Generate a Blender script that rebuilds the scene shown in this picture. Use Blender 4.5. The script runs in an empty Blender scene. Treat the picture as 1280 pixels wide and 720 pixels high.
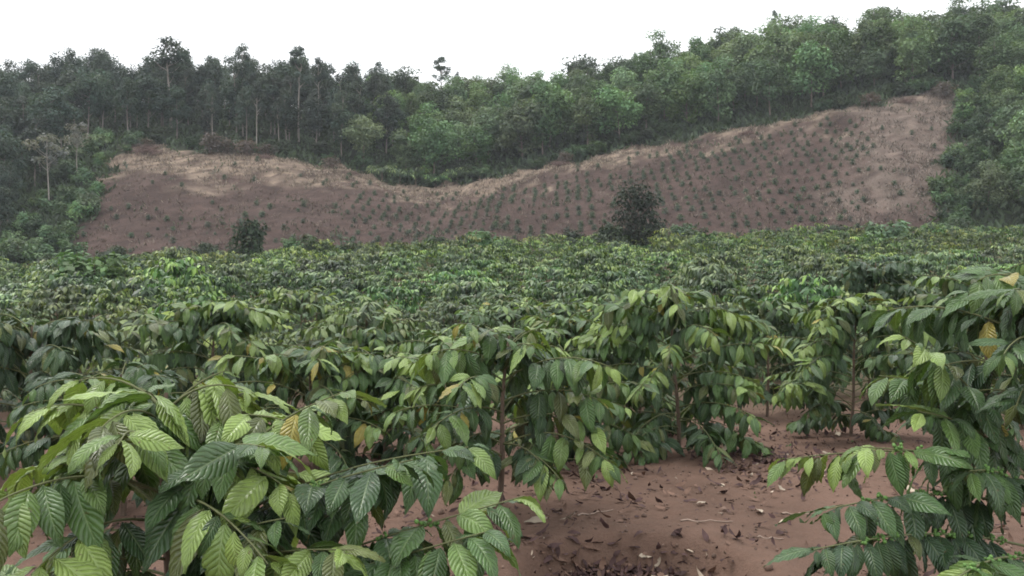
import bpy, math, random
import numpy as np
from mathutils import Vector, Matrix

random.seed(7)
RNG = np.random.default_rng(7)
scene = bpy.context.scene
COL = scene.collection

# ------------------------------------------------------------------ camera, sky, sun, exposure
CAM_H = 1.45
F = 1100.0            # focal length in photograph pixels (1280 wide)
HZ = 330.0            # row of the horizon
cam_d = bpy.data.cameras.new("camera")
cam = bpy.data.objects.new("camera", cam_d)
COL.objects.link(cam)
cam_d.sensor_fit = 'HORIZONTAL'
cam_d.angle_x = 2 * math.atan(640 / F)
cam_d.clip_start = 0.05
cam_d.clip_end = 2000
cam.location = (0, 0, CAM_H)
cam.rotation_euler = (math.radians(90) - math.atan((360 - HZ) / F), 0, 0)
scene.camera = cam

SUN_EL, SUN_AZ = math.radians(62), math.radians(-60)
world = bpy.data.worlds.new("World")
scene.world = world
world.use_nodes = True
wn, wl = world.node_tree.nodes, world.node_tree.links
bg = wn["Background"]
sky = wn.new("ShaderNodeTexSky")
sky.sky_type = 'NISHITA'
sky.sun_disc = False
sky.sun_elevation = SUN_EL
sky.sun_rotation = SUN_AZ
sky.dust_density = 3.0
cloud = wn.new("ShaderNodeMix")
cloud.data_type = 'RGBA'
cloud.inputs[0].default_value = 0.93
cloud.inputs[7].default_value = (10.8, 11.0, 11.2, 1)     # closed white overcast
wl.new(sky.outputs[0], cloud.inputs[6])
wl.new(cloud.outputs[2], bg.inputs[0])
bg.inputs[1].default_value = 0.1

sun_d = bpy.data.lights.new("sun", 'SUN')
sun_d.energy = 1.3
sun_d.angle = math.radians(25)
sun_d.color = (1, 0.97, 0.92)
sun = bpy.data.objects.new("sun", sun_d)
COL.objects.link(sun)
sdir = Vector((math.sin(SUN_AZ) * math.cos(SUN_EL), math.cos(SUN_AZ) * math.cos(SUN_EL), math.sin(SUN_EL)))
sun.rotation_euler = (-sdir).to_track_quat('-Z', 'Y').to_euler()
sun.location = (0, 0, 60)

vs = scene.view_settings
vs.view_transform = 'Standard'
vs.look = 'None'
vs.exposure = 0.75
vs.gamma = 1.0
vs.use_curve_mapping = False
scene.cycles.max_bounces = 8
scene.cycles.diffuse_bounces = 4
scene.cycles.glossy_bounces = 2
scene.cycles.transmission_bounces = 4
scene.cycles.volume_bounces = 1
scene.cycles.filter_width = 1.8
HAZE_DENSITY = 0.00035

# ------------------------------------------------------------------ helpers
def mesh_grid(name, V, quads, mats, colors=None, uvs=None, smooth=True, mat_idx=None, extra=None):
    me = bpy.data.meshes.new(name)
    V = np.asarray(V, dtype=np.float32)
    quads = np.asarray(quads, dtype=np.int32)
    n = quads.shape[1]
    me.vertices.add(len(V))
    me.vertices.foreach_set("co", V.ravel())
    me.loops.add(quads.size)
    me.loops.foreach_set("vertex_index", quads.ravel())
    me.polygons.add(len(quads))
    me.polygons.foreach_set("loop_start", np.arange(0, quads.size, n, dtype=np.int32))
    me.polygons.foreach_set("loop_total", np.full(len(quads), n, dtype=np.int32))
    if mat_idx is not None:
        me.polygons.foreach_set("material_index", np.asarray(mat_idx, dtype=np.int32))
    me.polygons.foreach_set("use_smooth", np.full(len(quads), smooth, dtype=bool))
    if colors is not None:
        a = me.attributes.new("Col", 'FLOAT_COLOR', 'POINT')
        c = np.ones((len(V), 4), dtype=np.float32)
        c[:, :3] = colors
        a.data.foreach_set("color", c.ravel())
    if uvs is not None:
        uv = me.uv_layers.new(name="UVMap")
        uv.data.foreach_set("uv", np.asarray(uvs, dtype=np.float32)[quads.ravel()].ravel())
    for m in mats:
        me.materials.append(m)
    me.update()
    me.validate()
    return me


def link(name, me, parent=None):
    o = bpy.data.objects.new(name, me)
    COL.objects.link(o)
    if parent is not None:
        o.parent = parent
    return o


def empty(name, loc, rz=0.0):
    o = bpy.data.objects.new(name, None)
    o.empty_display_size = 0.2
    o.location = loc
    o.rotation_euler = (0, 0, rz)
    COL.objects.link(o)
    return o


def tag(o, label=None, cat=None, group=None, kind=None):
    if label: o["label"] = label
    if cat: o["category"] = cat
    if group: o["group"] = group
    if kind: o["kind"] = kind
    return o


def copy_tree(o, parent=None):
    c = o.copy()
    COL.objects.link(c)
    c.parent = parent
    for ch in list(o.children):
        copy_tree(ch, c)
    return c


class Acc:
    """collects several quad meshes into one"""
    def __init__(self):
        self.V, self.Q, self.C, self.U, self.M, self.n = [], [], [], [], [], 0
    def add(self, V, Q, C, U, m=0):
        self.V.append(V); self.Q.append(Q + self.n); self.C.append(C); self.U.append(U)
        self.M.append(np.full(len(Q), m)); self.n += len(V)
    def build(self, name, mats, smooth=True):
        return mesh_grid(name, np.concatenate(self.V), np.concatenate(self.Q), mats,
                         np.concatenate(self.C), np.concatenate(self.U), smooth, np.concatenate(self.M))


def norm(a):
    return a / np.maximum(np.linalg.norm(a, axis=-1, keepdims=True), 1e-9)


def leaf_set(P, D, N, L, W, bend, fold, color, nl=12, nw=4, wave=0.0, rng=RNG, tipw=0.03):
    """vectorised leaves: P base, D direction, N upper normal, L length, W width/length, bend, fold angle"""
    P = np.asarray(P, float); D = norm(np.asarray(D, float)); n = len(P)
    N = np.asarray(N, float)
    N = norm(N - D * np.sum(N * D, 1, keepdims=True))
    S = np.cross(D, N)
    t = np.linspace(0, 1, nl + 1)
    u = np.linspace(-1, 1, nw + 1)
    w = np.sin(np.pi * t ** 0.86) ** 0.85 * (1 - 0.35 * t ** 4)
    w = np.maximum(w, tipw * 1.0)
    b = np.where(np.abs(bend) < 1e-3, 1e-3, bend)[:, None]
    L1 = np.asarray(L)[:, None]
    xf = L1 * np.sin(b * t) / b
    dr = L1 * (1 - np.cos(b * t)) / b
    ca, sa = np.cos(b * t), np.sin(b * t)
    spine = P[:, None] + D[:, None] * xf[..., None] - N[:, None] * dr[..., None]        # n, nl+1, 3
    Nt = N[:, None] * ca[..., None] + D[:, None] * sa[..., None]
    hw = (L1 * np.asarray(W)[:, None] * 0.5) * w                                           # n, nl+1
    fo = np.asarray(fold)[:, None, None]
    side = hw[..., None] * u                                                              # n,nl+1,nw+1
    lift = np.abs(side) * np.sin(fo) - 0.9 * np.abs(side) * np.abs(u) ** 2 * np.sin(fo)
    if wave:
        ph = rng.uniform(0, 6.28, (n, 1, 1))
        lift = lift + wave * L1[..., None] * np.sin(t[None, :, None] * 34 + ph + u * 1.2) * np.abs(u) ** 2
        lift = lift + wave * 1.5 * L1[..., None] * np.sin(t[None, :, None] * 7 + ph * 2) * u
    V = spine[:, :, None] + S[:, None, None] * (side * np.cos(fo * 0.8))[..., None] + Nt[:, :, None] * lift[..., None]
    V = V.reshape(-1, 3)
    k = (nl + 1) * (nw + 1)
    i, j = np.meshgrid(np.arange(nl), np.arange(nw), indexing='ij')
    a = (i * (nw + 1) + j).ravel()
    q = np.stack([a, a + 1, a + nw + 2, a + nw + 1], 1)
    Q = (q[None] + (np.arange(n) * k)[:, None, None]).reshape(-1, 4)
    uv = np.stack(np.meshgrid(t, u * 0.5 + 0.5, indexing='ij'), -1).reshape(-1, 2)[:, ::-1]
    U = np.tile(uv, (n, 1))
    C = np.repeat(np.asarray(color, float), k, 0)
    return V, Q, C, U


def tube(pts, radii, ns=6, color=(0.2, 0.15, 0.1)):
    pts = np.asarray(pts, float); m = len(pts)
    T = norm(np.gradient(pts, axis=0))
    ref = np.where(np.abs(T[:, 2:3]) > 0.9, np.array([[1.0, 0, 0]]), np.array([[0, 0, 1.0]]))
    A = norm(np.cross(T, ref)); B = np.cross(T, A)
    an = np.arange(ns) * 2 * np.pi / ns
    r = np.asarray(radii, float)[:, None, None]
    V = pts[:, None] + r * (A[:, None] * np.cos(an)[None, :, None] + B[:, None] * np.sin(an)[None, :, None])
    V = V.reshape(-1, 3)
    i, j = np.meshgrid(np.arange(m - 1), np.arange(ns), indexing='ij')
    a = (i * ns + j).ravel(); b = (i * ns + (j + 1) % ns).ravel()
    Q = np.stack([a, b, b + ns, a + ns], 1)
    C = np.tile(np.asarray(color, float), (len(V), 1))
    U = np.stack([np.tile(np.arange(ns) / ns, m), np.repeat(np.arange(m) / m, ns)], 1)
    return V, Q, C, U


# low-poly berry
def berry_template():
    V, Q = [], []
    rings = [(-0.9, 0.35), (-0.35, 0.95), (0.35, 0.95), (0.9, 0.35)]
    for z, r in rings:
        for k in range(6):
            V.append((r * math.cos(k * math.pi / 3), r * math.sin(k * math.pi / 3), z))
    for i in range(3):
        for k in range(6):
            Q.append((i * 6 + k, i * 6 + (k + 1) % 6, (i + 1) * 6 + (k + 1) % 6, (i + 1) * 6 + k))
    Q.append((18, 19, 20, 21)); Q.append((21, 22, 23, 18)); Q.append((3, 2, 1, 0)); Q.append((0, 5, 4, 3))
    return np.array(V), np.array(Q)
BERRY = berry_template()


def blobs(P, R, color):
    n = len(P); V, Q = BERRY
    VV = (np.asarray(P)[:, None] + V[None] * np.asarray(R)[:, None, None]).reshape(-1, 3)
    QQ = (Q[None] + (np.arange(n) * len(V))[:, None, None]).reshape(-1, 4)
    return VV, QQ, np.repeat(np.asarray(color, float), len(V), 0), np.zeros((len(VV), 2))


# ------------------------------------------------------------------ materials
def nodemat(name):
    m = bpy.data.materials.new(name)
    m.use_nodes = True
    return m, m.node_tree.nodes, m.node_tree.links, m.node_tree.nodes["Principled BSDF"]


def math_node(ns, ls, op, a, b=None, c=None):
    n = ns.new("ShaderNodeMath"); n.operation = op
    for i, x in enumerate((a, b, c)):
        if x is None: continue
        if isinstance(x, (int, float)): n.inputs[i].default_value = x
        else: ls.new(x, n.inputs[i])
    return n.outputs[0]


def mixrgb(ns, ls, fac, a, b, blend='MIX'):
    n = ns.new("ShaderNodeMix"); n.data_type = 'RGBA'; n.blend_type = blend
    for i, x in ((0, fac), (6, a), (7, b)):
        if isinstance(x, (int, float)): n.inputs[i].default_value = x
        elif isinstance(x, tuple): n.inputs[i].default_value = (*x, 1)
        else: ls.new(x, n.inputs[i])
    return n.outputs[2]


def leaf_material(name, veins=True, rough=0.4, trans=0.22, obj_var=0.0, spec=0.5):
    m, ns, ls, bs = nodemat(name)
    at = ns.new("ShaderNodeAttribute"); at.attribute_name = "Col"
    col = at.outputs["Color"]
    if obj_var:
        oi = ns.new("ShaderNodeObjectInfo")
        hs = ns.new("ShaderNodeHueSaturation")
        ls.new(math_node(ns, ls, 'MULTIPLY_ADD', oi.outputs["Random"], 0.05, 0.475), hs.inputs["Hue"])
        r2 = math_node(ns, ls, 'FRACT', math_node(ns, ls, 'MULTIPLY', oi.outputs["Random"], 17.3))
        ls.new(math_node(ns, ls, 'MULTIPLY_ADD', r2, obj_var, 1 - obj_var * 0.5), hs.inputs["Value"])
        r3 = math_node(ns, ls, 'FRACT', math_node(ns, ls, 'MULTIPLY', oi.outputs["Random"], 53.7))
        ls.new(math_node(ns, ls, 'MULTIPLY_ADD', r3, 0.35, 0.75), hs.inputs["Saturation"])
        ls.new(col, hs.inputs["Color"])
        col = hs.outputs[0]
    bs.inputs["Roughness"].default_value = rough
    bs.inputs["Specular IOR Level"].default_value = spec
    if veins:
        uv = ns.new("ShaderNodeUVMap")
        sp = ns.new("ShaderNodeSeparateXYZ"); ls.new(uv.outputs[0], sp.inputs[0])
        au = math_node(ns, ls, 'ABSOLUTE', math_node(ns, ls, 'MULTIPLY_ADD', sp.outputs[0], 2.0, -1.0))
        ph = math_node(ns, ls, 'MULTIPLY', math_node(ns, ls, 'MULTIPLY_ADD', au, -0.2, sp.outputs[1]), 11 * math.pi)
        wob = ns.new('ShaderNodeTexNoise'); wob.inputs['Scale'].default_value = 14; gw = ns.new('ShaderNodeTexCoord'); ls.new(gw.outputs['Object'], wob.inputs['Vector'])
        ph = math_node(ns, ls, 'MULTIPLY_ADD', wob.outputs[0], 4.5, ph)
        rib = math_node(ns, ls, 'ABSOLUTE', math_node(ns, ls, 'SINE', ph))          # 0 at veins, 1 on the cushions
        vein = math_node(ns, ls, 'SUBTRACT', 1.0, math_node(ns, ls, 'MINIMUM', math_node(ns, ls, 'MULTIPLY', rib, 3.5), 1.0))
        mid = math_node(ns, ls, 'SUBTRACT', 1.0, math_node(ns, ls, 'MINIMUM', math_node(ns, ls, 'MULTIPLY', au, 14.0), 1.0))
        nz = ns.new("ShaderNodeTexNoise"); nz.inputs["Scale"].default_value = 35
        nz.inputs["Detail"].default_value = 4
        geo = ns.new("ShaderNodeTexCoord"); ls.new(geo.outputs["Object"], nz.inputs["Vector"])
        mott = math_node(ns, ls, 'MULTIPLY_ADD', nz.outputs[0], 0.9, 0.55)
        cv = ns.new("ShaderNodeVectorMath"); cv.operation = 'SCALE'
        ls.new(col, cv.inputs[0]); ls.new(mott, cv.inputs[3])
        pale = mixrgb(ns, ls, 0.35, cv.outputs[0], (0.33, 0.4, 0.2))
        col2 = mixrgb(ns, ls, math_node(ns, ls, 'MULTIPLY', vein, 0.45), cv.outputs[0], pale)
        col2 = mixrgb(ns, ls, math_node(ns, ls, 'MULTIPLY', mid, 0.9), col2, pale)
        nz2 = ns.new("ShaderNodeTexNoise"); nz2.inputs["Scale"].default_value = 70; nz2.inputs["Detail"].default_value = 2
        ls.new(geo.outputs["Object"], nz2.inputs["Vector"])
        spot = math_node(ns, ls, 'MULTIPLY', math_node(ns, ls, 'GREATER_THAN', nz2.outputs[0], 0.70), 0.7)
        col2 = mixrgb(ns, ls, spot, col2, (0.10, 0.065, 0.03))
        bmp = ns.new("ShaderNodeBump"); bmp.inputs["Strength"].default_value = 0.8
        bmp.inputs["Distance"].default_value = 0.006
        hgt = math_node(ns, ls, 'MULTIPLY', math_node(ns, ls, 'POWER', rib, 0.6), math_node(ns, ls, 'MINIMUM', math_node(ns, ls, 'MULTIPLY', au, 5.0), 1.0))
        hgt = math_node(ns, ls, 'MULTIPLY_ADD', nz.outputs[0], 0.15, hgt)
        ls.new(hgt, bmp.inputs["Height"])
        ls.new(bmp.outputs[0], bs.inputs["Normal"])
        rr = math_node(ns, ls, 'MULTIPLY_ADD', nz.outputs[0], 0.25, rough - 0.1)
        ls.new(rr, bs.inputs["Roughness"])
        col = col2
    ls.new(col, bs.inputs["Base Color"])
    tr = ns.new("ShaderNodeBsdfTranslucent")
    tc = mixrgb(ns, ls, 1.0, col, (1.5, 1.6, 0.7), 'MULTIPLY')
    ls.new(tc, tr.inputs["Color"])
    mx = ns.new("ShaderNodeMixShader"); mx.inputs[0].default_value = trans
    ls.new(bs.outputs[0], mx.inputs[1]); ls.new(tr.outputs[0], mx.inputs[2])
    ls.new(mx.outputs[0], ns["Material Output"].inputs[0])
    return m


def matte_attr(name, rough=0.85, noise_scale=20, amt=0.5, bump=0.0):
    m, ns, ls, bs = nodemat(name)
    at = ns.new("ShaderNodeAttribute"); at.attribute_name = "Col"
    nz = ns.new("ShaderNodeTexNoise"); nz.inputs["Scale"].default_value = noise_scale
    nz.inputs["Detail"].default_value = 5
    geo = ns.new("ShaderNodeTexCoord"); ls.new(geo.outputs["Object"], nz.inputs["Vector"])
    cv = ns.new("ShaderNodeVectorMath"); cv.operation = 'SCALE'
    ls.new(at.outputs["Color"], cv.inputs[0])
    ls.new(math_node(ns, ls, 'MULTIPLY_ADD', nz.outputs[0], 2 * amt, 1 - amt), cv.inputs[3])
    ls.new(cv.outputs[0], bs.inputs["Base Color"])
    bs.inputs["Roughness"].default_value = rough
    bs.inputs["Specular IOR Level"].default_value = 0.2
    if bump:
        b = ns.new("ShaderNodeBump"); b.inputs["Distance"].default_value = bump; b.inputs["Strength"].default_value = 0.7
        ls.new(nz.outputs[0], b.inputs["Height"]); ls.new(b.outputs[0], bs.inputs["Normal"])
    return m


def soil_material(name, hill=False):
    m, ns, ls, bs = nodemat(name)
    at = ns.new("ShaderNodeAttribute"); at.attribute_name = "Col"
    geo = ns.new("ShaderNodeTexCoord")
    def noise(scale, det=6, rough=0.6):
        n = ns.new("ShaderNodeTexNoise"); n.inputs["Scale"].default_value = scale
        n.inputs["Detail"].default_value = det; n.inputs["Roughness"].default_value = rough
        ls.new(geo.outputs["Object"], n.inputs["Vector"]); return n.outputs[0]
    k = 0.12 if hill else 1.0
    a, b, c = noise(1.3 * k), noise(9 * k, 8, 0.7), noise(60 * k, 6, 0.75)
    v = math_node(ns, ls, 'MULTIPLY_ADD', a, 0.5, 0.45)
    v = math_node(ns, ls, 'MULTIPLY_ADD', b, 0.4, v)
    v = math_node(ns, ls, 'MULTIPLY_ADD', c, 0.5, v)
    v = math_node(ns, ls, 'ADD', v, -0.17)
    if hill: v = math_node(ns, ls, 'MULTIPLY_ADD', math_node(ns, ls, 'SUBTRACT', noise(1.1, 8, 0.8), 0.5), 1.3, v)
    cv = ns.new("ShaderNodeVectorMath"); cv.operation = 'SCALE'
    ls.new(at.outputs["Color"], cv.inputs[0]); ls.new(v, cv.inputs[3])
    # pale dusty and reddish patches
    red = mixrgb(ns, ls, math_node(ns, ls, 'MULTIPLY', b, 0.5), cv.outputs[0], mixrgb(ns, ls, 1.0, cv.outputs[0], (1.15, 0.93, 0.86), 'MULTIPLY'))
    ls.new(red, bs.inputs["Base Color"])
    bs.inputs["Roughness"].default_value = 0.95
    bs.inputs["Specular IOR Level"].default_value = 0.1
    bm = ns.new("ShaderNodeBump"); bm.inputs["Distance"].default_value = 0.35 if hill else 0.035
    bm.inputs["Strength"].default_value = 0.8
    ls.new(math_node(ns, ls, 'MULTIPLY_ADD', c, 0.6, b), bm.inputs["Height"])
    ls.new(bm.outputs[0], bs.inputs["Normal"])
    return m


M_LEAF = leaf_material("coffee_leaf", True, 0.29, 0.11)
M_LEAFMID = leaf_material("coffee_leaf_field", True, 0.40, 0.13, 0.7)
M_LEAFFAR = leaf_material("coffee_leaf_distant", False, 0.45, 0.12, 0.95, 0.4)
M_TREE = leaf_material("tree_foliage", False, 0.6, 0.2, 0.75, 0.25)
M_BARK = matte_attr("bark", 0.85, 25, 0.5, 0.01)
M_TWIG = matte_attr("green_twig", 0.7, 60, 0.35)
M_BERRY = matte_attr("green_cherry", 0.45, 30, 0.25)
M_LITTER = matte_attr("dry_leaf", 0.8, 30, 0.4)
M_DRY = matte_attr("dry_grass_straw", 0.9, 3, 0.4)
M_SOIL = soil_material("red_soil")
M_HILL = soil_material("hill_soil", True)

# ------------------------------------------------------------------ terrain
D_FOOT, D_TOP, D_RIDGE = 80.0, 115.0, 165.0
FOOT = np.array([(-600, 356), (0, 352), (300, 340), (560, 322), (900, 311), (1170, 306), (1900, 296)], float)
TOP = np.array([(-600, 215), (0, 203), (100, 192), (170, 183), (250, 190), (350, 197), (450, 212), (520, 238), (560, 240), (640, 217),
                (740, 196), (850, 176), (1000, 150), (1110, 121), (1190, 115), (1280, 108), (1900, 60)], float)
RIDGE = np.array([(-600, 170), (0, 152), (200, 145), (450, 150), (600, 152), (700, 150), (780, 134), (860, 112), (960, 100), (1140, 84),
                  (1280, 76), (1900, 45)], float)


def smooth_interp(T, u):
    s = 0
    for o in (-30, -15, 0, 15, 30):
        s = s + np.interp(u + o, T[:, 0], T[:, 1])
    return s / 5


def bumps(X, Y, seed=0):
    r = np.random.default_rng(seed)
    z = 0 * X
    for k in range(14):
        f = r.uniform(0.8, 6.0); a = r.uniform(0, 6.28); p = r.uniform(0, 6.28)
        z = z + np.sin((X * math.cos(a) + Y * math.sin(a)) * f + p) * 0.014 / f ** 0.7
    return z


def pit(X, Y):
    r = np.sqrt(((X - 0.60) / 0.62) ** 2 + ((Y - 4.2) / 0.55) ** 2)
    dep = -0.14 * (0.5 + 0.5 * np.cos(np.pi * np.clip((r - 0.76) / 0.24, 0, 1)))
    return dep + 0.03 * np.exp(-((r - 1.15) / 0.22) ** 2)


def terrain(X, Y):
    X = np.asarray(X, float); Y = np.asarray(Y, float)
    Ys = np.maximum(Y, 12.0)
    u = 640 + F * X / Ys
    zf = CAM_H + (HZ - smooth_interp(FOOT, u)) / F * D_FOOT
    zt = CAM_H + (HZ - smooth_interp(TOP, u)) / F * D_TOP
    zr = CAM_H + (HZ - smooth_interp(RIDGE, u)) / F * D_RIDGE
    zn = np.interp(Y, [5.5, 8, 12, 18, 24, 34, 44, 60, 80], [0, -0.1, -0.5, -0.74, -0.8, -0.6, -0.35, 0.15, 1.0])
    zn2 = np.interp(Y + 2.0, [5.5, 8, 12, 18, 24, 34, 44, 60, 80], [0, -0.1, -0.5, -0.74, -0.8, -0.6, -0.35, 0.15, 1.0])
    s = np.clip((Y - 30) / (D_FOOT - 30), 0, 1)
    z = 0.5 * (zn + zn2) * (1 - s) + zf * s
    s2 = np.clip((Y - D_FOOT) / (D_TOP - D_FOOT), 0, 1)
    z = np.where(Y > D_FOOT, zf + (zt - zf) * (0.85 * s2 + 0.15 * s2 * s2 * (3 - 2 * s2)), z)
    s3 = np.clip((Y - D_TOP) / (D_RIDGE - D_TOP), 0, 1)
    z = np.where(Y > D_TOP, zt + (zr - zt) * np.sin(s3 * np.pi / 2) ** 1.1, z)
    z = np.where(Y > D_RIDGE, zr - 22 * (1 - np.exp(-((Y - D_RIDGE) / 90) ** 2)), z)
    near = np.clip((30 - Y) / 15, 0, 1)
    z = z + bumps(X, Y, 3) * (0.35 + 0.65 * near) + pit(X, Y)
    hill = np.clip((Y - 80) / 10, 0, 1)
    z = z + hill * 0.12 * np.sin(X * 1.9 + 2 * np.sin(Y * 0.4)) * np.sin(Y * 1.3 + np.sin(X * 0.8))
    z = z + hill * (0.35 * np.sin(X * 0.23 + Y * 0.11) * np.sin(Y * 0.31 - X * 0.05) + 0.15 * np.sin(X * 0.7 + 1) * np.sin(Y * 0.6))
    return z


def tz(x, y):
    return float(terrain(np.array([x]), np.array([y]))[0])


def u_left(D):
    return np.interp(D, [80, 90, 100, 108, 115], [35, 85, 120, 138, 160])


def u_right(D):
    return np.interp(D, [80, 95, 105, 115], [1165, 1178, 1198, 1192])


def in_clearing(X, Y):
    u = 640 + F * X / np.maximum(Y, 1)
    wob = 12 * np.sin(Y * 0.9) + 8 * np.sin(Y * 2.3)
    top = D_TOP + 1.2 * np.sin(X * 0.5) + 1.0 * np.sin(X * 1.3)
    return (Y > D_FOOT - 3) & (Y < top) & (u > u_left(Y) + wob) & (u < u_right(Y) + wob)


def grad(a, b, n, p=2.0):
    return a + (b - a) * np.linspace(0, 1, n) ** p

ys = np.concatenate([np.linspace(-25, 2, 12)[:-1], np.arange(2, 9, 0.035), np.arange(9, 13, 0.08), grad(13, 78, 70, 1.6)[0:], np.arange(79, 118, 0.7), grad(119, 420, 60, 1.5)])
xr = np.concatenate([np.arange(0, 3.6, 0.035), grad(3.65, 42, 62, 1.7), np.arange(43, 110, 1.1), grad(112, 420, 24, 1.5)])
xs = np.concatenate([-xr[:0:-1], xr])
ys = np.unique(np.round(ys, 4))
GX, GY = np.meshgrid(xs, ys)
GZ = terrain(GX, GY)
_rz = np.random.default_rng(1).normal(0, 1, GX.shape); _rz = (_rz + np.roll(_rz, 1, 0) + np.roll(_rz, 1, 1) + np.roll(_rz, (1, 1), (0, 1))) / 2
GZ = GZ + 0.0045 * _rz * (GY < 12)
rngc = np.random.default_rng(11)


def lownoise(X, Y, sc, seed):
    r = np.random.default_rng(seed); z = 0 * X
    for k in range(10):
        f = sc * r.uniform(0.5, 2.5); a = r.uniform(0, 6.28); p = r.uniform(0, 6.28)
        z = z + np.sin((X * math.cos(a) + Y * math.sin(a)) * f + p)
    return z / 4.5

soil = np.array([0.163, 0.109, 0.084])
colr = np.empty(GX.shape + (3,)); colr[:] = soil
nf = lownoise(GX, GY, 1.2, 5)[..., None]
colr *= 1 + 0.12 * nf + 0.10 * lownoise(GX, GY, 5.0, 6)[..., None]
# the field under the bushes is littered with old leaves
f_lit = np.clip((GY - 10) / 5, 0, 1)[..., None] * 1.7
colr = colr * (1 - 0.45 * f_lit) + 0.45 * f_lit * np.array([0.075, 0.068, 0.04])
clear = in_clearing(GX, GY)
hs = np.array([0.076, 0.055, 0.048])
straw = np.array([0.27, 0.22, 0.17])
grey = np.array([0.17, 0.14, 0.118])
floor_c = np.array([0.035, 0.045, 0.028])
GU = 640 + F * GX / np.maximum(GY, 1)
hillc = hs * (1 + 0.18 * lownoise(GX, GY, 0.35, 9)[..., None])
wtop = np.clip((GY - 106 + 4.0 * lownoise(GX, GY, 1.2, 91) + 5.5 * lownoise(GX, GY, 0.3, 21) - 3 * np.clip((GU - 700) / 300, -1, 1)) / 7, 0, 1)[..., None] * 0.75
wtop = np.clip(wtop * (1 + 0.45 * rngc.normal(size=wtop.shape)), 0, 1)
hillc = hillc * (1 - wtop) + straw * wtop
wright = (np.clip((GU - 1030 - 40 * lownoise(GX, GY, 0.25, 31)) / 70, 0, 1) * np.clip((GY - 84) / 6, 0, 1))[..., None] * 0.75
wright = np.clip(wright * (1 + 0.4 * rngc.normal(size=wright.shape)), 0, 1)
hillc = hillc * (1 - wright) + grey * wright
hillc *= 1 + 0.13 * rngc.normal(size=wright.shape)
isH = (GY > D_FOOT - 3)
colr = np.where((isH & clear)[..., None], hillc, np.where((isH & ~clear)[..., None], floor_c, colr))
def grid_obj(r0, r1, name, mat):
    nx = len(xs); rows = r1 - r0 + 1
    V = np.stack([GX[r0:r1 + 1], GY[r0:r1 + 1], GZ[r0:r1 + 1]], -1).reshape(-1, 3)
    i, j = np.meshgrid(np.arange(rows - 1), np.arange(nx - 1), indexing='ij')
    a = (i * nx + j).ravel()
    Q = np.stack([a, a + 1, a + nx + 1, a + nx], 1)
    me = mesh_grid(name, V, Q, [mat], colr[r0:r1 + 1].reshape(-1, 3), None, True)
    o = link(name, me)
    return tag(o, kind='structure')
split = int(np.searchsorted(ys, D_FOOT - 3))
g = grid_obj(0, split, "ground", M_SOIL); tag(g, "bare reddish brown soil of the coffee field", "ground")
g = grid_obj(split, len(ys) - 1, "hillside", M_HILL); tag(g, "purplish brown cleared slope rising to wooded ridge", "hillside")


def at(u, d):
    return (u - 640) / F * d, d


def top_h(u, v, d):
    """height a thing at this bearing and distance needs to reach that row"""
    x, y = at(u, d)
    return CAM_H + (HZ - v) / F * d - tz(x, y)

# ------------------------------------------------------------------ coffee plants
DARK = np.array([0.020, 0.047, 0.022])
MIDG = np.array([0.072, 0.138, 0.036])
LITE = np.array([0.205, 0.290, 0.070])
YELL = np.array([0.34, 0.29, 0.06])
OLIV = np.array([0.082, 0.100, 0.030])


def branch_path(start, az, length, e0, droop, step=0.04, rng=random):
    n = max(4, int(length / step))
    pts = [np.array(start, float)]
    a = az
    for i in range(n):
        e = e0 - droop * ((i + 1) / n) ** 1.2
        a += rng.uniform(-0.05, 0.05)
        pts.append(pts[-1] + (length / n) * np.array([math.cos(a) * math.cos(e), math.sin(a) * math.cos(e), math.sin(e)]))
    return np.array(pts)


def path_to(start, end, arch, n=16):
    s, e = np.array(start, float), np.array(end, float)
    t = np.linspace(0, 1, n + 1)[:, None]
    p = s + (e - s) * t
    p[:, 2] += arch * np.sin(np.pi * t[:, 0])
    return p


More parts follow.
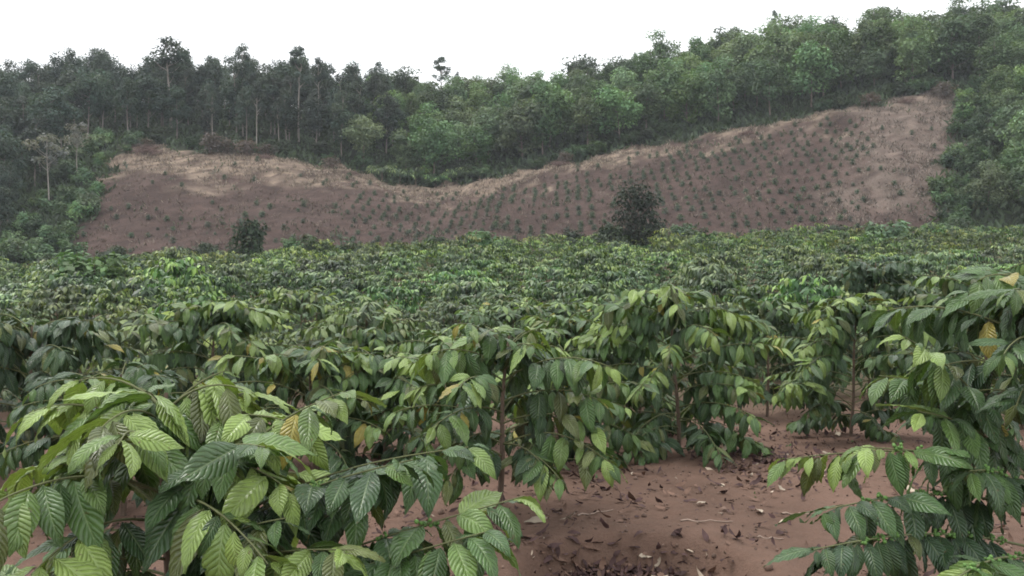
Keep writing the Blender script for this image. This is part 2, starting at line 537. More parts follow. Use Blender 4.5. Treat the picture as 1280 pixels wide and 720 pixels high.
def branch_leaves(path, f0, gap, size, light, rng, hang=0.7, yel=0.02, dark_only=False):
    """opposite leaf pairs along a branch; returns arrays"""
    seg = np.linalg.norm(np.diff(path, axis=0), axis=1)
    cum = np.concatenate([[0], np.cumsum(seg)]); L = cum[-1]
    P, D, N, LL, W, B, Fo, C = [], [], [], [], [], [], [], []
    s = L * f0
    up = np.array([0, 0, 1.0])
    while s <= L + 1e-6:
        fr = s / L
        p = np.array([np.interp(s, cum, path[:, k]) for k in range(3)])
        q = np.array([np.interp(min(L, s + 0.03), cum, path[:, k]) for k in range(3)])
        q0 = np.array([np.interp(max(0, s - 0.03), cum, path[:, k]) for k in range(3)])
        fw = (q - q0) / max(np.linalg.norm(q - q0), 1e-6)
        sd = np.cross(fw, up); sd /= max(np.linalg.norm(sd), 1e-6)
        tip = fr > 0.88
        for sg in (-1, 1):
            if rng.random() < 0.06: continue
            hg = hang * rng.uniform(-0.2, 1.5) * (0.55 if tip else 1.0) + (0.25 if fr < 0.6 else 0)
            d = fw * (rng.uniform(0.6, 1.0) if tip else rng.uniform(0.1, 0.5)) + sd * sg * rng.uniform(0.45, 0.9) - up * hg
            d += np.array([rng.gauss(0, .12), rng.gauss(0, .12), rng.gauss(0, .08)])
            d /= np.linalg.norm(d)
            nrm = up * 0.9 + fw * 0.25 + sd * sg * 0.35 + np.array([rng.gauss(0, .32), rng.gauss(0, .32), 0])
            ln = size * rng.uniform(0.62, 1.25) * (rng.uniform(0.55, 0.9) if tip else 1.0)
            P.append(p + d * 0.012); D.append(d); N.append(nrm); LL.append(ln)
            W.append(rng.uniform(0.36, 0.47)); B.append(rng.uniform(0.3, 1.4)); Fo.append(rng.uniform(0.15, 0.5))
            r = rng.random()
            lt = light * (0.14 + 1.5 * fr ** 2.0) * rng.uniform(0.3, 1.5)  # young tips paler; inner leaves also darkened, painting interior shade into their colour
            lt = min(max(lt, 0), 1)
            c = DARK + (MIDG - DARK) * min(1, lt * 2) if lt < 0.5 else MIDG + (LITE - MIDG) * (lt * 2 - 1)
            if r < yel * 0.45: c = YELL * rng.uniform(0.6, 1.0)
            elif r < yel * 2.0 + 0.03: c = OLIV * rng.uniform(0.8, 1.5)
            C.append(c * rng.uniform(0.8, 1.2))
        s += gap * rng.uniform(0.8, 1.25)
    return [np.array(x) for x in (P, D, N, LL, W, B, Fo, C)]


def plant_branches(h, R, rng, zlo=0.3, node=0.075, light=0.5, topflat=0.6, per=2, hang=0.75):
    """stem path and branch list (path, leaf start, light) of one coffee plant standing at the origin"""
    lean = (rng.uniform(-.06, .06), rng.uniform(-.06, .06))
    nst = 12
    stem = np.array([(lean[0] * t * h + 0.01 * math.sin(t * 7), lean[1] * t * h, t * h * 0.9) for t in np.linspace(0, 1, nst + 1)])
    stem[0, 2] = -0.05
    br = []
    z = zlo * h; az = rng.uniform(0, 6.28)
    while z < h * 0.88:
        zf = (z - zlo * h) / (h * 0.88 - zlo * h)
        st = np.array([np.interp(z, stem[:, 2], stem[:, k]) for k in range(3)])
        for k in range(per):
            a = az + k * 2 * math.pi / per + rng.uniform(-.25, .25)
            prof = (0.75 + 0.35 * math.sin(zf * math.pi)) * (1 - 0.5 * zf ** 3)
            ln = R * prof * rng.uniform(0.8, 1.2) * 1.12
            e0 = 0.25 + 0.65 * zf + rng.uniform(-.12, .12)
            dr = (0.75 + 0.5 * topflat * zf) * rng.uniform(0.8, 1.3)
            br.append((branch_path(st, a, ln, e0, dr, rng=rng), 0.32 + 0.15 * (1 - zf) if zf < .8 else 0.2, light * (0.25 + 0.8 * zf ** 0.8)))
        az += math.pi / 2 + rng.uniform(-.25, .25)
        z += node * rng.uniform(0.85, 1.15)
    # the leafy leader
    st = stem[-2]
    for k in range(3):
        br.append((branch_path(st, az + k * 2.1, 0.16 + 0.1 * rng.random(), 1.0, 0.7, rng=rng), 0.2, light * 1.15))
    return stem, br

GROUP_NEAR = "coffee plants in the foreground"


def near_plant(u, d, h, R, label, seed, light=0.5, zlo=0.3, hang=0.75, size=0.172, node=0.06, extra=(), lod=(12, 4), berries=(), yel=0.02):
    rng = random.Random(seed)
    x, y = at(u, d)
    z0 = tz(x, y)
    root = empty("coffee_plant", (x, y, z0))
    tag(root, label, "coffee plant", GROUP_NEAR)
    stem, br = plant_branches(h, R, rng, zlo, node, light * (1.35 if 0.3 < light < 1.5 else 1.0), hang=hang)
    a = Acc(); a.add(*tube(stem, np.linspace(0.019, 0.007, len(stem)), 8, (0.13, 0.095, 0.07)))
    link("trunk", a.build("coffee_trunk", [M_BARK]), root)
    allb = [(p, f, l, None) for p, f, l in br]
    for (zs, end, arch, f0, lt, ber) in extra:
        st = np.array([np.interp(zs, stem[:, 2], stem[:, k]) for k in range(3)])
        e = np.array(end) - np.array([x, y, z0])
        allb.append((path_to(st, e, arch), f0, lt, ber))
    for p, f0, lt, ber in allb:
        a = Acc(); a.add(*tube(p, np.linspace(0.006, 0.0022, len(p)), 5, (0.12, 0.13, 0.06)))
        b = link("branch", a.build("coffee_branch", [M_TWIG]), root)
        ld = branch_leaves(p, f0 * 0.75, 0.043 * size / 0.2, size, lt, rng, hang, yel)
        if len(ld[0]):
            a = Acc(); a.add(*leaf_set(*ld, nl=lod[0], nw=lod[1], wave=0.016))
            link("foliage", a.build("coffee_foliage", [M_LEAF]), b)
        if ber:
            L = len(p) - 1
            for q in range(int(ber) // 7):
                f = 0.15 + 0.72 * (q + rng.uniform(0.2, 0.8)) / (int(ber) // 7)
                c = p[int(f * L)]
                pos = np.array([c + np.array([rng.gauss(0, .011), rng.gauss(0, .011), rng.gauss(0.002, .008)]) for _ in range(11)])
                a = Acc(); a.add(*blobs(pos, np.array([rng.uniform(.006, .0085) for _ in pos]),
                                        np.array([np.array((0.10, 0.19, 0.05)) * rng.uniform(.7, 1.3) for _ in pos])))
                link("cherry_cluster", a.build("cherry_cluster", [M_BERRY]), b)
    return root


def wpt(u, v, d):
    return ((u - 640) / F * d, d, CAM_H + (HZ - v) / F * d)

near_plant(205, 3.05, top_h(205, 452, 3.05), 0.60, "big pale-topped coffee plant filling the lower left corner", 11, light=1.8, zlo=0.32, hang=0.6, size=0.215,
           extra=[(0.45, wpt(430, 490, 2.9), 0.10, 0.45, 0.9, 0), (0.38, wpt(520, 575, 2.75), 0.06, 0.45, 0.35, 14),
                  (0.22, wpt(655, 622, 2.75), 0.02, 0.42, 0.6, 40), (0.5, wpt(330, 560, 2.6), 0.12, 0.5, 0.5, 0),
                  (0.30, wpt(440, 690, 2.5), 0.05, 0.5, 0.8, 0), (0.42, wpt(585, 560, 2.95), 0.08, 0.4, 0.35, 0),
                  (0.2, wpt(615, 665, 2.6), 0.0, 0.35, 0.35, 21), (0.34, wpt(480, 610, 2.9), 0.06, 0.3, 0.25, 0), (0.3, wpt(355, 650, 2.6), 0.06, 0.3, 0.2, 0)], yel=0.03)
near_plant(622, 5.1, top_h(622, 396, 5.1), 0.58, "coffee plant with bare brown stem and umbrella top between both foreground plants", 23, light=0.7, zlo=0.36, hang=0.7, size=0.19,
           extra=[(0.42, wpt(770, 585, 4.7), 0.12, 0.6, 0.9, 0), (0.3, wpt(700, 600, 4.7), 0.1, 0.4, 0.6, 0), (0.35, wpt(560, 600, 4.8), 0.1, 0.4, 0.3, 0)], yel=0.05)
near_plant(850, 7.3, top_h(850, 340, 7.3), 0.72, "bushy coffee plant drooping to the soil just right of the bare-stemmed one", 31, light=0.7, zlo=0.03, hang=0.95,
           extra=[(0.3, wpt(905, 575, 6.4), 0.1, 0.4, 0.3, 0)], yel=0.04)
near_plant(1065, 8.6, top_h(1065, 355, 8.6), 0.75, "low spreading light green coffee plant behind the open soil patch", 42, light=0.8, zlo=0.1, hang=0.85,
           extra=[(0.3, wpt(985, 480, 7.8), 0.08, 0.6, 0.9, 0)])
near_plant(1095, 12.2, top_h(1095, 308, 12.2), 0.8, "darkest bluish coffee plant standing above its neighbours at right", 53, light=0.12, zlo=0.25, hang=0.95, lod=(8, 2))
near_plant(1300, 3.7, top_h(1290, 305, 3.7), 0.48, "tall coffee plant with green cherries cut off by the right edge", 64, light=0.4, zlo=0.58, hang=0.85, size=0.18,
           extra=[(0.55, wpt(1080, 560, 3.3), 0.03, 0.62, 0.7, 50), (0.42, wpt(1030, 640, 3.2), 0.06, 0.4, 0.2, 60),
                  (0.25, wpt(1020, 690, 3.0), 0.06, 0.35, 0.15, 70), (0.5, wpt(1130, 420, 3.5), 0.1, 0.4, 0.6, 0), (0.5, wpt(1150, 515, 3.5), 0.08, 0.4, 0.5, 0), (0.45, wpt(1215, 590, 3.3), 0.05, 0.4, 0.35, 28), (0.6, wpt(1100, 470, 3.8), 0.1, 0.5, 0.8, 0),
                  (0.6, wpt(985, 575, 3.9), 0.05, 0.88, 0.9, 0), (0.2, wpt(1180, 740, 2.6), 0.05, 0.4, 0.9, 30)])
near_plant(40, 6.4, 1.2, 0.75, "dark drooping coffee plant at the left edge behind the pale-topped one", 75, light=0.15, zlo=0.2, hang=0.95)
near_plant(265, 8.2, top_h(265, 362, 8.2), 0.75, "rounded coffee plant with light crest second from the left edge", 86, light=0.6, zlo=0.25, hang=0.75, lod=(8, 2))
near_plant(392, 6.6, top_h(392, 422, 6.6), 0.7, "yellow-spotted coffee plant directly behind the big pale-topped one", 97, light=0.7, zlo=0.25, hang=0.65, yel=0.06)
near_plant(715, 9.3, top_h(715, 385, 9.3), 0.7, "coffee plant with yellowish inner leaves behind the bare-stemmed one", 108, light=0.5, zlo=0.25, hang=0.85, yel=0.08, lod=(8, 2))
near_plant(550, 8.0, top_h(550, 408, 8), 0.7, "low mid green coffee plant left behind the bare-stemmed one", 119, light=0.5, zlo=0.2, hang=0.8, lod=(8, 2))
near_plant(960, 11.0, top_h(960, 365, 11), 0.8, "dull green coffee plant at the far end of the soil patch", 120, light=0.35, zlo=0.15, hang=0.9, lod=(8, 2))
near_plant(150, 5.3, 0.95, 0.6, "shaded coffee plant peeping over the pale-topped one", 131, light=0.3, zlo=0.2, hang=0.8)
near_plant(1235, 7.2, top_h(1235, 318, 7.2), 0.75, "broad leafy coffee plant behind the one with green cherries", 142, light=0.5, zlo=0.2, hang=0.8, lod=(8, 2))
near_plant(470, 10.2, top_h(470, 402, 10.2), 0.75, "low olive green coffee plant in the second row left of centre", 153, light=0.4, zlo=0.15, hang=0.8, lod=(8, 2), yel=0.04)
near_plant(700, 6.7, top_h(700, 440, 6.7), 0.55, "low coffee plant drooping to the ground just behind the bare-stemmed one", 164, light=0.45, zlo=0.06, hang=0.9, yel=0.06)
near_plant(480, 6.9, top_h(480, 432, 6.9), 0.6, "low coffee plant filling the gap left of the bare-stemmed one", 175, light=0.6, zlo=0.06, hang=0.85)
near_plant(800, 8.9, top_h(800, 372, 8.9), 0.65, "coffee plant hidden mostly behind the bushy drooping one", 186, light=0.5, zlo=0.08, hang=0.85, lod=(8, 2))
NEAR_XY = [at(u, d) for u, d in ((700, 6.7), (480, 6.9), (800, 8.9), (205, 3.05), (622, 5.1), (850, 7.3), (1065, 8.6), (1095, 12.2), (1290, 3.7), (40, 6.4), (265, 8.2), (392, 6.6), (715, 9.3), (550, 8), (960, 11), (150, 5.3), (1235, 7.2), (470, 10.2))]


def field_proto(name, seed, h, R, lod, mat, light, node, size, gap, parts=True):
    rng = random.Random(seed)
    stem, br = plant_branches(h, R, rng, 0.14, node, light, per=3, hang=0.8)
    a = Acc(); a.add(*tube(stem, np.linspace(0.02, 0.007, len(stem)), 5, (0.12, 0.09, 0.065)))
    crown = Acc()
    for p, f0, lt in br:
        a.add(*tube(p[::3] if len(p) > 6 else p, np.linspace(0.006, 0.003, len(p[::3] if len(p) > 6 else p)), 3, (0.11, 0.11, 0.06)))
        ld = branch_leaves(p, f0, gap, size, lt, rng, 0.8, 0.004)
        if len(ld[0]): crown.add(*leaf_set(*ld, nl=lod[0], nw=lod[1]))
    root = bpy.data.objects.new(name, None) if parts else None
    if parts:
        COL.objects.link(root)
        link("trunk", a.build("bush_trunk", [M_BARK]), root)
        link("crown", crown.build("bush_crown", [mat]), root)
        return root
    crown.add(*tube(stem, np.linspace(0.02, 0.007, len(stem)), 4, (0.12, 0.09, 0.065)), 1)
    return link(name, crown.build("bush_mesh", [mat, M_BARK]))

MIDP = [field_proto("coffee_bush", 200 + i, 1.1 + 0.16 * (i % 3), 0.8, (4, 2), M_LEAFMID, (0.85, 0.5, 1.0, 0.7)[i], 0.075, 0.155, 0.05) for i in range(4)]
FARP = [field_proto("coffee_bush", 300 + i, 1.25 + 0.22 * (i % 3), 0.92, (2, 2), M_LEAFFAR, (0.75, 0.45, 0.9, 0.6, 0.55)[i], 0.085, 0.20, 0.058, False) for i in range(5)]

spots = []
y = 10.0
rr = random.Random(77)
while y < 79:
    xw = y * 0.64 + 2
    sp = 1.7 if y < 30 else 1.85
    x = -xw + rr.uniform(0, 1)
    while x < xw:
        px, py = x + rr.uniform(-.4, .4), y + rr.uniform(-.45, .45)
        uu = 640 + F * px / py
        ok = all((px - a) ** 2 + (py - b) ** 2 > 1.35 ** 2 for a, b in NEAR_XY) and -60 < uu < 1340
        if py < 12 and 890 < uu < 1190: ok = False
        if rr.random() < 0.05: ok = False
        if ok: spots.append((py, px))
        x += sp
    y += 2.0 if y < 30 else 2.7
spots.sort()
MASS = []
used_m, used_f = set(), set()
cnt = 0
for py, px in spots:
    if cnt < 296:
        if py < 24:
            k = rr.randrange(4); o = MIDP[k] if k not in used_m else copy_tree(MIDP[k]); used_m.add(k)
            tag(o, "coffee bush crowded in the rows just behind the foreground plants", "coffee bush", "coffee bushes of the nearer rows")
        else:
            k = rr.randrange(5); o = FARP[k] if k not in used_f else copy_tree(FARP[k]); used_f.add(k)
            tag(o, "small looking coffee bush packed in the distant rows of the field", "coffee bush", "coffee bushes of the distant rows")
        s = rr.uniform(0.72, 1.4) if py > 16 else rr.uniform(0.75, 1.2)
        o.location = (px, py, tz(px, py)); o.rotation_euler = (0, 0, rr.uniform(0, 6.28)); o.scale = (s * 1.05, s * 1.05, s * rr.uniform(0.85, 1.1))
        cnt += 1
    else:
        MASS.append((px, py))
# the rest of the field far back is one mass
rng = random.Random(5)
acc = Acc()
protos = []
for i in range(5):
    me = FARP[i].data
    n = len(me.vertices); V = np.empty(n * 3, np.float32); me.vertices.foreach_get("co", V); V = V.reshape(-1, 3)
    c = np.empty(n * 4, np.float32); me.attributes["Col"].data.foreach_get("color", c)
    q = np.empty(len(me.loops), np.int32); me.loops.foreach_get("vertex_index", q)
    mi = np.empty(len(me.polygons), np.int32); me.polygons.foreach_get("material_index", mi)
    protos.append((V, q.reshape(-1, 4), c.reshape(-1, 4)[:, :3], mi))
for px, py in MASS:
    V, q, c, mi = protos[rng.randrange(5)]
    keep = (np.arange(len(q)) // 4) % 2 == 0
    a = rng.uniform(0, 6.28); s = rng.uniform(0.75, 1.35)
    ca, sa = math.cos(a) * s, math.sin(a) * s
    W = np.stack([V[:, 0] * ca - V[:, 1] * sa + px, V[:, 0] * sa + V[:, 1] * ca + py, V[:, 2] * s * rng.uniform(.85, 1.1) + tz(px, py)], 1)
    tint = np.array([rng.uniform(.75, 1.2), rng.uniform(.85, 1.15), rng.uniform(.7, 1.2)]) * rng.uniform(0.65, 1.3)
    acc.add(W, q[keep], c * tint, np.zeros((len(W), 2)), 0)
o = link("field_vegetation", acc.build("far_field", [M_LEAFFAR]))
tag(o, "mass of coffee foliage covering the far end of the field", "field vegetation", None, 'stuff')

# ------------------------------------------------------------------ trees and shrubs
def crown_leaves(rng, centers, radii, per, leaf, base, var=0.25, flat=0.7, droop=0.0):
    n = len(centers) * per
    C0 = np.repeat(np.array(centers), per, 0); R0 = np.repeat(np.array(radii), per)
    d = norm(rng.normal(size=(n, 3)))
    r = R0 * rng.uniform(0.3, 1.0, n) ** 0.4
    P = C0 + d * r[:, None] * np.array([1, 1, flat])
    nrm = norm(d * 0.8 + np.array([0, 0, 0.9]) + rng.normal(size=(n, 3)) * 0.45)
    dr = norm(np.cross(nrm, rng.normal(size=(n, 3)))) - np.array([0, 0, droop])
    L = leaf * rng.uniform(0.6, 1.4, n)
    cc = np.repeat(rng.uniform(1 - var, 1 + var, (len(centers), 1)), per, 0)
    hue = np.repeat(rng.uniform(-0.12, 0.12, (len(centers), 1)), per, 0)
    col = np.array(base) * cc * rng.uniform(0.75, 1.25, (n, 1)) * (1 + hue * np.array([1.0, 0.3, -0.6]))
    return leaf_set(P, dr, nrm, L, rng.uniform(0.4, 0.75, n), rng.uniform(0, 0.6, n), np.full(n, 0.2), col, nl=2, nw=1, tipw=0.12)


def tree_proto(name, seed, h, cr, c0, nclump, per, leaf, base, trunk_r, bark, flat=0.75, stems=1, crown_shape=0.8, parts=True, mat=None, droop=0.2):
    rng = np.random.default_rng(seed)
    tk = Acc()
    cents, rads = [], []
    ch = h - c0 * h
    for k in range(nclump):
        d = norm(rng.normal(size=3)); rr_ = rng.uniform(0.35, 1.0)
        p = d * rr_
        wid = 1 - 0.45 * max(0, p[2]) ** 1.5 * crown_shape
        cents.append(np.array([p[0] * cr * wid * 0.85, p[1] * cr * wid * 0.85, c0 * h + ch * 0.5 + p[2] * ch * 0.46]))
        rads.append(cr * rng.uniform(0.26, 0.5))
    for s in range(stems):
        ang = rng.uniform(0, 6.28); spread = 0.0 if stems == 1 else rng.uniform(0.15, 0.4) * cr
        lean = rng.normal(size=2) * 0.04 * h
        t = np.linspace(0, 1, 9)
        st = np.stack([math.cos(ang) * spread * t + lean[0] * t ** 2 + 0.03 * cr * np.sin(t * 6 + ang), math.sin(ang) * spread * t + lean[1] * t ** 2, -0.3 + t * (h * 0.86 + 0.3)], 1)
        tk.add(*tube(st, trunk_r * (1 - 0.85 * t), 7, bark))
        for c in cents[s::stems][:14]:
            z0 = min(max(c0 * h * 0.75, c[2] - 0.35 * cr - 0.6), h * 0.8)
            b = np.array([np.interp(z0, st[:, 2], st[:, k]) for k in range(3)])
            mid = (b + c) / 2 + np.array([0, 0, -0.08 * cr])
            tk.add(*tube(np.array([b, mid, c]), [trunk_r * 0.35, trunk_r * 0.22, trunk_r * 0.1], 4, bark))
    cn = Acc(); cn.add(*crown_leaves(rng, cents, rads, per, leaf, base, flat=flat, droop=droop))
    root = bpy.data.objects.new(name, None); COL.objects.link(root)
    link("trunk", tk.build("tree_trunk", [M_BARK]), root)
    link("crown", cn.build("tree_crown", [mat or M_TREE]), root)
    return root

ACA = (0.096, 0.150, 0.064)
DRK = (0.038, 0.058, 0.042)
aca = [tree_proto("acacia_tree", 400 + i, 8.5 + 0.6 * i, 3.2 + 0.15 * (i % 3), 0.06, 34, 120, 0.38, np.array(ACA) * (1, 0.72, 1.3, 0.85, 1.12)[i], 0.13, (0.16, 0.13, 0.11)) for i in range(5)]
drk = [tree_proto("forest_tree", 450 + i, 11.5 + 0.7 * i, 2.9 + 0.25 * (i % 3), (0.16, 0.3, 0.22, 0.12, 0.26)[i], 34, 110, 0.38, np.array(DRK) * (1, 1.25, 0.85, 1.1, 1.45)[i], 0.16, (0.20, 0.17, 0.15), crown_shape=1.0) for i in range(5)]
euc = [tree_proto("eucalyptus_tree", 480 + i, 14, 2.3, 0.52, 18, 100, 0.34, np.array(DRK) * 1.1, 0.2, (0.27, 0.24, 0.21), flat=0.6) for i in range(3)]
pale = [tree_proto("pale_tree", 490 + i, 9.5, 2.3, 0.5, 14, 60, 0.34, (0.17, 0.17, 0.15), 0.1, (0.30, 0.27, 0.24), flat=0.5) for i in range(2)]
shr = [tree_proto("shrub", 500 + i, 2.2, 1.25, 0.02, 22, 60, 0.24, np.array((0.055, 0.095, 0.042)) * (1, 1.75, 0.6, 0.8)[i], 0.04, (0.13, 0.10, 0.08), stems=3) for i in range(4)]
used = set()


def place(proto, x, y, h, h0, label, cat, group=None, wide=1.0, rz=None):
    o = proto if id(proto) not in used else copy_tree(proto)
    used.add(id(proto))
    s = h / h0
    o.location = (x, y, tz(x, y)); o.rotation_euler = (0, 0, rr.uniform(0, 6.28) if rz is None else rz)
    o.scale = (s * wide, s * wide, s)
    return tag(o, label, cat, group)

ACA_H = [8.5 + 0.6 * i for i in range(5)]
DRK_H = [11.5 + 0.7 * i for i in range(5)]
na = nd = 0
D = 85.0
while D < 176:
    x = -0.66 * D
    while x < 0.66 * D:
        px, py = x + rr.uniform(-1.7, 1.7), D + rr.uniform(-1.6, 1.6)
        x += (4.3 if D < 130 else 5.4) if x / D < -0.15 else (4.9 if D < 130 else 5.6)
        u = 640 + F * px / py
        if u < -60 or u > 1340: continue
        if py < D_TOP + 2.5:
            if u_left(py) - 70 < u < u_right(py) + 30: continue
        if u < 470 + rr.uniform(-50, 50):
            if py > 178: continue
            k = rr.randrange(5)
            hh = DRK_H[k] * rr.uniform(0.64, 1.0) * (1.0 if py > D_TOP else 0.95)
            hh *= 0.85 if u > 380 else (0.83 if u < 340 else 0.9)
            place(drk[k], px, py, hh, DRK_H[k], "dark slender tree of the forest on the left ridge", "tree", "forest trees on the left ridge", rr.uniform(0.9, 1.2)); nd += 1
        else:
            k = rr.randrange(5)
            hh = ACA_H[k] * rr.uniform(0.65, 1.08)
            if py > 150: hh *= 0.85
            if py < D_TOP: hh *= 0.75
            if 640 < u < 760 and py > 150: hh *= .85
            place(aca[k], px, py, hh, ACA_H[k], "grey green bushy tree of the woods on the right ridge", "tree", "woodland trees on the right ridge", rr.uniform(0.95, 1.2)); na += 1
    D += 4.4 if D < 130 else 5.2
print("trees", na, nd)

for i, (u, v, d, wd, lab) in enumerate([
        (215, 42, 128, 1.25, "tallest airy tree breaking the left skyline"), (305, 50, 126, 0.7, "thin airy treetop right of the tallest one on the left skyline"),
        (374, 58, 124, 0.9, "airy tree above the pale trunks on the skyline"), (400, 68, 128, 0.7, "small airy treetop beside a taller one on the skyline"),
        (475, 74, 140, 0.6, "thin airy tree where dark forest meets paler woods"), (552, 72, 146, 1.0, "tallest airy tree over the middle dip of the ridge"),
        (572, 88, 150, 0.5, "shortest airy tree at the middle dip of the ridge"), (792, 64, 158, 0.35, "lone spindly tree on the skyline right of the dip"),
        (965, 14, 160, 0.45, "spindly tree on the right skyline")]):
    x, y = at(u, d)
    place(euc[i % 3], x, y, top_h(u, v, d), 14, lab, "tree", None, wd)
for i, (u, v, d, wd, lab) in enumerate([
        (62, 158, 98, 1.0, "whitish tree with bent trunk on the left bank"), (98, 150, 104, 0.9, "pale greyish tree right of the whitish one"),
        (322, 105, 117, 0.7, "pale straight trunk at the forest edge above the clearing"), (350, 118, 117, 0.6, "second pale trunk at the forest edge"),
        (267, 112, 117, 0.7, "pale forked trunk at the forest edge left of the others")]):
    x, y = at(u, d)
    place(pale[i % 2] if i < 2 else euc[i % 3], x, y, top_h(u, v, d), 9.5 if i < 2 else 14, lab, "tree", None, wd)

# lone trees and shrubs in the field
lone = tree_proto("field_tree", 601, 5.3, 2.1, 0.0, 40, 90, 0.24, (0.026, 0.042, 0.024), 0.12, (0.10, 0.08, 0.07), stems=2, crown_shape=0.5)
x, y = at(797, 66); place(lone, x, y, top_h(797, 222, 66), 5.3, "dark lone tree standing before the cleared slope", "tree", None, 0.88)
x, y = at(765, 64); place(shr[2], x, y, 2.7, 2.2, "dark low shrub at the left foot of the lone tree", "shrub", None, 1.0)
x, y = at(312, 70); place(shr[2], x, y, top_h(312, 270, 70), 2.2, "dark upright shrub before the left part of the cleared slope", "shrub", None, 0.62)
for u, v, d, k, wd, lab in [(112, 314, 40, 1, 1.25, "large light green shrub at left end of the field"), (600, 288, 64, 1, 1.3, "light green shrub at the field edge below the slope centre"),
                            (1108, 276, 62, 1, 1.3, "bright green shrub at the field edge below the right slope"), (395, 294, 72, 0, 1.0, "small shrub at the field edge left of centre"),
                            (660, 318, 55, 1, 1.2, "pale feathery shrub inside the field near the middle"), (870, 285, 72, 0, 1.2, "mid green shrub right of the lone tree")]:
    x, y = at(u, d); place(shr[k], x, y, top_h(u, v, d) * 1.15, 2.2, lab, "shrub", None, wd)
for i in range(12):
    u = rr.uniform(165, 275); d = rr.uniform(77, 84); x, y = at(u, d)
    place(shr[2], x, y, rr.uniform(1.2, 2.0), 2.2, "dark scrubby shrub in the thicket at the left foot of the slope", "shrub", "thicket shrubs at left slope foot", 1.1)
for i in range(70):
    D_ = rr.uniform(78, 118); t = rr.uniform(-75, 12)
    u = float(u_left(min(D_, 115))) + t; x, y = at(u, D_)
    place(shr[rr.choice((0, 1, 1, 1, 3))], x, y, rr.uniform(1.0, 2.6), 2.2, "green shrub covering the bank left of the cleared slope", "shrub", "shrubs on the left bank", 1.15)
for i in range(60):
    D_ = rr.uniform(70, 114); u = float(u_right(max(80, min(D_, 115)))) + rr.uniform(0, 60); x, y = at(u, D_)
    place(shr[rr.choice((0, 1, 3, 3))], x, y, rr.uniform(1.2, 2.4), 2.2, "green shrub climbing the slope edge at far right", "shrub", "shrubs on the right slope edge", 1.1)
for i in range(34):
    u = rr.choice((rr.uniform(50, 460), rr.uniform(50, 460), rr.uniform(460, 1170))); d = rr.uniform(77, 84 if u < 460 else 81); x, y = at(u, d)
    place(shr[rr.choice((0, 2, 3))], x, y, rr.uniform(1.0, 2.6), 2.2, "scattered shrub where the coffee field meets the foot of the slope", "shrub", "shrubs along the slope foot", 1.1)
for i in range(60):
    u = rr.uniform(170, 1190); D_ = D_TOP + rr.uniform(0.5, 3.5); x, y = at(u, D_)
    place(shr[rr.choice((0, 2, 3, 2))], x, y, rr.uniform(1.0, 2.4), 2.2, "shrub at the wood edge above the cleared slope", "shrub", "shrubs along the wood edge", 1.2)
dry = tree_proto("dry_shrub", 640, 2.4, 1.4, 0.0, 20, 40, 0.22, (0.10, 0.078, 0.066), 0.03, (0.16, 0.11, 0.09), stems=4)
for u, d, h in [(265, 114, 3.2), (285, 114.5, 2.6), (310, 114, 2.6), (335, 114, 2.0), (185, 113.5, 2.0), (415, 113.5, 2.0), (705, 114, 2.0), (1085, 114, 2.2), (1175, 113, 2.6)]:
    x, y = at(u, d); place(dry, x, y, h, 2.4, "withered brown shrub at the top edge of the clearing", "shrub", "withered shrubs at the clearing edge", 1.2)


# fern palms in the hollow
def palm_proto(seed):
    rng = random.Random(seed); cr = Acc(); tk = Acc()
    tk.add(*tube([(0, 0, -0.2), (0.03, 0, 0.5), (0.05, 0, 0.9)], [0.12, 0.1, 0.08], 6, (0.1, 0.08, 0.06)))
    for k in range(11):
        p = branch_path((0.05, 0, 0.85), k * 0.571 + rng.uniform(-.2, .2), rng.uniform(1.5, 2.1), rng.uniform(0.7, 1.2), rng.uniform(1.2, 1.7), 0.15, rng)
        tk.add(*tube(p, np.linspace(0.02, 0.006, len(p)), 3, (0.07, 0.1, 0.04)))
        ld = branch_leaves(p, 0.12, 0.12, 0.5, 0.6, rng, 0.5, 0.0)
        ld[4] = ld[4] * 0.4
        cr.add(*leaf_set(*ld, nl=2, nw=1))
    root = bpy.data.objects.new("palm_shrub", None); COL.objects.link(root)
    link("stem", tk.build("palm_stem", [M_BARK]), root); link("frond_crown", cr.build("palm_fronds", [M_LEAFFAR]), root)
    return root
pal = palm_proto(9)
for u, d, h in [(478, 114.5, 2.6), (500, 115, 2.3), (520, 116, 2.6), (545, 115.5, 2.2), (572, 115.5, 2.4), (600, 115, 1.9)]:
    x, y = at(u, d); place(pal, x, y, h, 1.9, "feathery palm-like plant in the hollow above the slope", "palm", "palm-like plants in the hollow")

